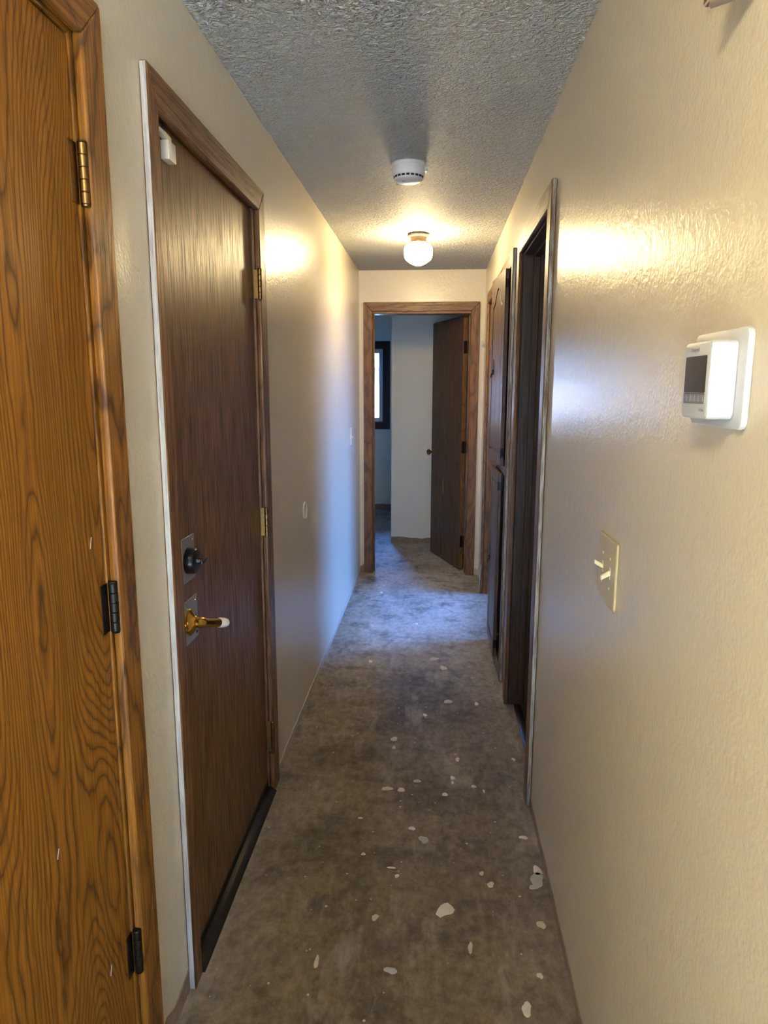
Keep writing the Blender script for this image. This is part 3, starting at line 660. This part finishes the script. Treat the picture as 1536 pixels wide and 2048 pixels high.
# ------------------------------------------------------------------ ceiling lamps
def lamp(loc, mat, label):
    x, y = loc
    root = tag(empty('ceiling_lamp', (x, y, H)), label, 'lamp')
    b = BM(); lathe(b, [(.056, -.001), (.062, -.004), (.064, -.010), (.061, -.016), (.055, -.019), (.050, -.022), (.047, -.030), (.046, -.046), (.050, -.052), (.047, -.056), (0, -.056)], (x, y, H), (0, 0, 1), 48)
    base = obj('fitter', b, M['brass_lamp'], root)
    b = BM()
    for i in range(36):
        q = 2 * PI * i / 36; tube(b, [(x + .0615 * math.cos(q), y + .0615 * math.sin(q), H - .005), (x + .064 * math.cos(q + .06), y + .064 * math.sin(q + .06), H - .010), (x + .061 * math.cos(q + .12), y + .061 * math.sin(q + .12), H - .0155)], .0024, 5)
    obj('rope_band', b, M['brass_lamp'], base)
    for i in range(3):
        q = .5 + 2 * PI * i / 3; b = BM(); lathe(b, [(.003, 0), (.003, .010), (.005, .011), (.005, .015), (0, .016)], (x + .046 * math.cos(q), y + .046 * math.sin(q), H - .046), (math.cos(q), math.sin(q), 0), 10); obj('thumb_screw', b, M['brass_lamp'], base)
    b = BM(); lathe(b, [(.043, -.050), (.045, -.056), (.062, -.063), (.074, -.068), (.078, -.074), (.0825, -.080), (.0845, -.090), (.085, -.104), (.084, -.120), (.0825, -.134), (.076, -.147), (.058, -.162), (.038, -.174), (.020, -.181), (.008, -.184), (0, -.185)], (x, y, H), (0, 0, 1), 48)
    obj('glass_globe', b, mat, root)
lamp((-.115, 4.35), M['globe'], 'lit schoolhouse globe lamp with brass fitter on the hall ceiling')
lamp((-.35, -.18), M['globe_near'], 'lit globe lamp on the ceiling behind the viewer')

# ------------------------------------------------------------------ smoke detector
sx, sy = -.124, 3.045
sd = tag(empty('smoke_detector', (sx, sy, H)), 'round white smoke detector on the ceiling nearer than the lamp', 'smoke detector')
b = BM(); lathe(b, [(.070, 0), (.0725, -.002), (.0725, -.010), (.070, -.013), (0, -.013)], (sx, sy, H), (0, 0, 1), 48); obj('mounting_ring', b, M['splastic'], sd)
b = BM(); lathe(b, [(.068, -.013), (.0675, -.040), (.066, -.048), (.063, -.051), (.0625, -.050), (.061, -.047), (0, -.047)], (sx, sy, H), (0, 0, 1), 48); body = obj('body', b, M['splastic'], sd)
b = BM(); lathe(b, [(.060, -.047), (.060, -.058), (.057, -.064), (.046, -.069), (0, -.073)], (sx, sy, H), (0, 0, 1), 48); obj('sensor_cap', b, M['splastic'], body)
for i in range(20):
    q = 2 * PI * i / 20; b = BM(); c, s_ = math.cos(q), math.sin(q)
    prism(b, [(-.0066, -.0580), (.0066, -.0580), (.0066, -.0500), (-.0066, -.0500)], lambda a, z, n: (sx + c * (.0592 + n) - s_ * a, sy + s_ * (.0592 + n) + c * a, H + z), 0, .0016); obj('vent_slot', b, M['slot'], body)
b = BM(); box(b, sx + .064, sx + .078, sy - .010, sy + .010, H - .030, H - .012, .003, 2); obj('test_button', b, M['wplastic'], sd)
b = BM(); lathe(b, [(.003, 0), (.003, .0015), (0, .002)], (sx - .02, sy - .025, H - .0715), (0, 0, -1), 10); obj('indicator_light', b, M['slot'], body)

# ------------------------------------------------------------------ thermostat
th = tag(empty('thermostat', (XR, .96, 1.55)), 'white thermostat with dark screen on a wall plate, right wall', 'thermostat')
def rrect(a0, a1, b0, b1, r, n=5):
    pts = []
    for cx, cy, q0 in ((a1 - r, b1 - r, 0), (a0 + r, b1 - r, 90), (a0 + r, b0 + r, 180), (a1 - r, b0 + r, 270)):
        for i in range(n + 1): q = math.radians(q0 + 90 * i / n); pts.append((cx + r * math.cos(q), cy + r * math.sin(q)))
    return pts
b = BM(); prism(b, rrect(.871, 1.043, 1.488, 1.612, .012), RIGHT, 0, .009, .003, 2); obj('wall_plate', b, M['wplastic'], th)
b = BM(); prism(b, rrect(.893, .985, 1.500, 1.597, .008), RIGHT, .009, .042, .003, 2); tb = obj('body', b, M['wplastic'], th)
F2 = lambda a, z, n: RIGHT(a, z, .042 + n)
b = BM(); prism(b, rrect(.904, .976, 1.533, 1.579, .002), F2, -.001, .0008, .0003); obj('screen', b, M['screen'], tb)
b = BM(); prism(b, [(.904, 1.519), (.976, 1.519), (.976, 1.5325), (.904, 1.5325)], F2, -.001, .0006, .0003); obj('button_strip', b, M['btn'], tb)
for i in range(5):
    b = BM(); prism(b, rrect(.9065 + i * .0138, .9175 + i * .0138, 1.5215, 1.5305, .002, 3), F2, .0004, .0013, .0002); obj('button', b, M['print'], tb)
def text(s, size, fn, parent, mat, name='lettering'):
    cu = bpy.data.curves.new('t', 'FONT'); cu.body = s; cu.size = size; cu.align_x = 'CENTER'; cu.align_y = 'CENTER'; cu.extrude = .0002; cu.resolution_u = 3
    ob = bpy.data.objects.new('t', cu); C.objects.link(ob); bpy.context.view_layer.update()
    me = bpy.data.meshes.new_from_object(ob.evaluated_get(bpy.context.evaluated_depsgraph_get())); bpy.data.objects.remove(ob)
    bm = bmesh.new(); bm.from_mesh(me); bpy.data.meshes.remove(me)
    for v in bm.verts: v.co = Vector(fn(v.co.x, v.co.y, v.co.z))
    return obj(name, bm, mat, parent)
text('Honeywell', .0068, lambda a, z, n: F2(.945 - a, 1.587 + z, .0003 + n), tb, M['print'])
text('T4 Pro', .0055, lambda a, z, n: F2(.912 - a, 1.511 + z, .0003 + n), tb, M['print'])

# ------------------------------------------------------------------ switches and small wall things
sw = tag(empty('light_switch', (XR, 1.47, 1.15)), 'ivory double toggle light switch below the thermostat', 'light switch')
b = BM(); prism(b, rrect(1.396, 1.540, 1.083, 1.226, .004, 3), RIGHT, 0, .0065, .004, 2); pl = obj('switch_plate', b, M['ivory'], sw)
for a, sgn in ((1.503, 1), (1.440, -1)):
    b = BM(); prism(b, [(a - .0055, 1.142), (a + .0055, 1.142), (a + .0055, 1.167), (a - .0055, 1.167)], RIGHT, .006, .0072, .0004); obj('toggle_collar', b, M['tog'], pl)
    b = BM(); dz = .010 * sgn
    F3 = lambda q, z, n: RIGHT(q, z + dz * (n - .007) / .018, n)
    prism(b, [(a - .0042, 1.150), (a + .0042, 1.150), (a + .0042, 1.160), (a - .0042, 1.160)], F3, .006, .025, .0012); obj('toggle', b, M['tog'], sw)
    for zz in (1.186, 1.122):
        b = BM(); lathe(b, [(.0036, 0), (.003, .0012), (0, .0016)], RIGHT(a, zz, .0062), (-1, 0, 0), 10); obj('screw', b, M['tog'], pl)
s2 = tag(empty('light_switch', (XL, 5.02, 1.19)), 'cream single light switch far down the left wall', 'light switch')
b = BM(); prism(b, rrect(4.985, 5.06, 1.125, 1.250, .004, 3), LEFT, 0, .0065, .003, 2); obj('switch_plate', b, M['cream'], s2)
b = BM(); prism(b, [(5.018, 1.183), (5.027, 1.183), (5.027, 1.193), (5.018, 1.193)], lambda a, z, n: LEFT(a, z - .4 * n, n), .005, .022, .001); obj('toggle', b, M['cream'], s2)
db = tag(empty('wall_bumper', (XL, 3.205, .96)), 'round cream door bumper on the left wall past the dark door', 'door bumper')
b = BM(); lathe(b, [(.040, 0), (.043, .003), (.0425, .0065), (.039, .008), (.036, .005), (.034, .0035), (0, .0035)], LEFT(3.205, .962, 0), (1, 0, 0), 40); obj('bumper_disc', b, M['cream_paint'], db)
hk = tag(empty('coat_hook', (.362, D, 1.86)), 'small cream hook in the corner right of the end doorway', 'hook')
b = BM(); prism(b, rrect(.353, .369, 1.872, 1.925, .006, 4), END, 0, .004, .001); obj('hook_plate', b, M['cream_paint'], hk)
b = BM(); tube(b, [END(.361, 1.90, .003), END(.361, 1.878, .012), END(.361, 1.862, .022), END(.361, 1.858, .034), END(.361, 1.866, .044), END(.361, 1.884, .048)], [.006, .006, .006, .0058, .0055, .006], 10); obj('hook_arm', b, M['cream_paint'], hk)
# ribbed metal box high on the right wall
vb = tag(empty('wall_chime', (XR, 1.0, 2.0)), 'ribbed silver box with brown wooden edge high on the right wall, partly out of frame', 'wall box')
b = BM(); box(b, XR - .012, XR, .80, 1.108, 2.062, 2.34, .002); obj('wooden_back', b, M['gold_h'], vb)
plan = [(.331, .984), (.3745, .950), (.3755, .957), (.3335, .990)]      # thin panel angled out of the wall
b = BM()
for i in range(12):
    z0 = 2.003 + i * .026
    prism(b, plan, lambda a, c, n: (a, c, n), z0, z0 + .020, .0022); prism(b, [(x + (.355 - x) * .12, y + (.971 - y) * .3) for x, y in plan], lambda a, c, n: (a, c, n), z0 + .018, z0 + .028)
obj('ribbed_cover', b, M['alu'], vb)

# ------------------------------------------------------------------ outdoors through the bedroom window
b = BM(); box(b, -60, 60, -60, 90, -.62, -.5)
tag(obj('ground', b, M['lawn'], loc=(0, 0, -.6)), 'winter lawn around the house', 'ground', 'structure')
nb = tag(empty('neighbouring_house', (-2.0, 22, -.5)), 'pale house across the lawn beyond the bedroom window', 'house')
b = BM(); box(b, -14, 8, 22, 30, -.5, 2.2); obj('house_wall', b, M['siding'], nb)
b = BM(); prism(b, [(21.3, 2.12), (30.7, 2.12), (26, 4.0)], lambda a, c, n: (n, a, c), -14.6, 8.6); obj('roof', b, M['shingle'], nb)
for i in range(12):
    b = BM(); box(b, -14, 8, 21.975, 22.0, -.45 + i * .21, -.25 + i * .21); obj('siding_board', b, M['siding'], nb)
tr = tag(empty('bare_tree', (-1.7, 17, -.5)), 'bare tree with thin twigs outside the bedroom window', 'tree')
b = BM(); tube(b, [(-2.2, 17, -.5), (-2.15, 17, 1.0), (-2.05, 17.05, 2.4), (-2.1, 17, 4.2)], [.17, .14, .11, .05], 10); obj('trunk', b, M['bark'], tr)
b = BM()
for i in range(46):
    z = random.uniform(1.9, 4.0); q = random.uniform(0, 2 * PI); L = random.uniform(.7, 1.7); p = Vector((-2.08, 17, z)); pts = [p]
    dd = Vector((math.cos(q), math.sin(q) * .6, random.uniform(-.1, .6))).normalized()
    for s_ in range(5):
        dd = (dd + Vector((random.uniform(-.3, .3), random.uniform(-.3, .3), random.uniform(-.15, .25)))).normalized(); pts.append(pts[-1] + dd * L / 5)
    tube(b, pts, [.022, .017, .013, .009, .006, .003], 5)
o = obj('twigs', b, M['bark'], tr); o['kind'] = 'stuff'
# added unseen board screen outside the side-room window, blocking low daylight
fe = tag(empty('daylight_screen', (3.2, 5, -.5)), 'tall added unseen board screen cutting low daylight outside the side room window', 'fence')
for k_ in range(5):
    b = BM(); box(b, 3.22, 3.32, .9 + k_ * 2, 1.0 + k_ * 2, -.5, 1.86, .004); obj('post', b, M['bark'], fe)
for k_ in range(40):
    b = BM(); box(b, 3.18, 3.2, 1.0 + k_ * .2, 1.19 + k_ * .2, -.45, 1.9, .003); obj('board', b, M['bark'], fe)
for z in (0, 1.4): b = BM(); box(b, 3.2, 3.24, 1.0, 9.0, z, z + .09, .003); obj('rail', b, M['bark'], fe)
# added unseen slab, overhang and tall block shaping the daylight behind the viewer
b = BM(); box(b, -6, 7, -16, YB - .13, -.5, -.42); tag(obj('unseen_slab', b, M['unseen_slab'], loc=(0, -10, -.5)), 'added unseen ground slab behind the viewer, kept dark to limit blue bounce', 'unseen_slab', 'structure')
pr_ = tag(empty('high_sky_blocker', (.6, -3.3, 2.3)), 'added unseen overhang blocking high sky behind the viewer', 'roof', 'structure')
b = BM(); box(b, -2.0, 3.2, -4.0, YB - .125, 2.42, 2.54); obj('blocker_slab', b, M['shingle'], pr_)
for x in (-1.9, 3.1): b = BM(); box(b, x - .06, x + .06, -3.95, -3.83, -.42, 2.42, .004); obj('post', b, M['siding'], pr_)
ab = tag(empty('low_sky_blocker', (0, -24, -.5)), 'tall added unseen block hiding low sky behind the viewer', 'building', 'structure')
b = BM(); box(b, -22, 22, -30, -22, -.5, 11); obj('blocker_wall', b, M['shingle'], ab)
b = BM(); box(b, -22.4, 22.4, -30.4, -21.6, 11, 11.4); obj('roof', b, M['bark'], ab)
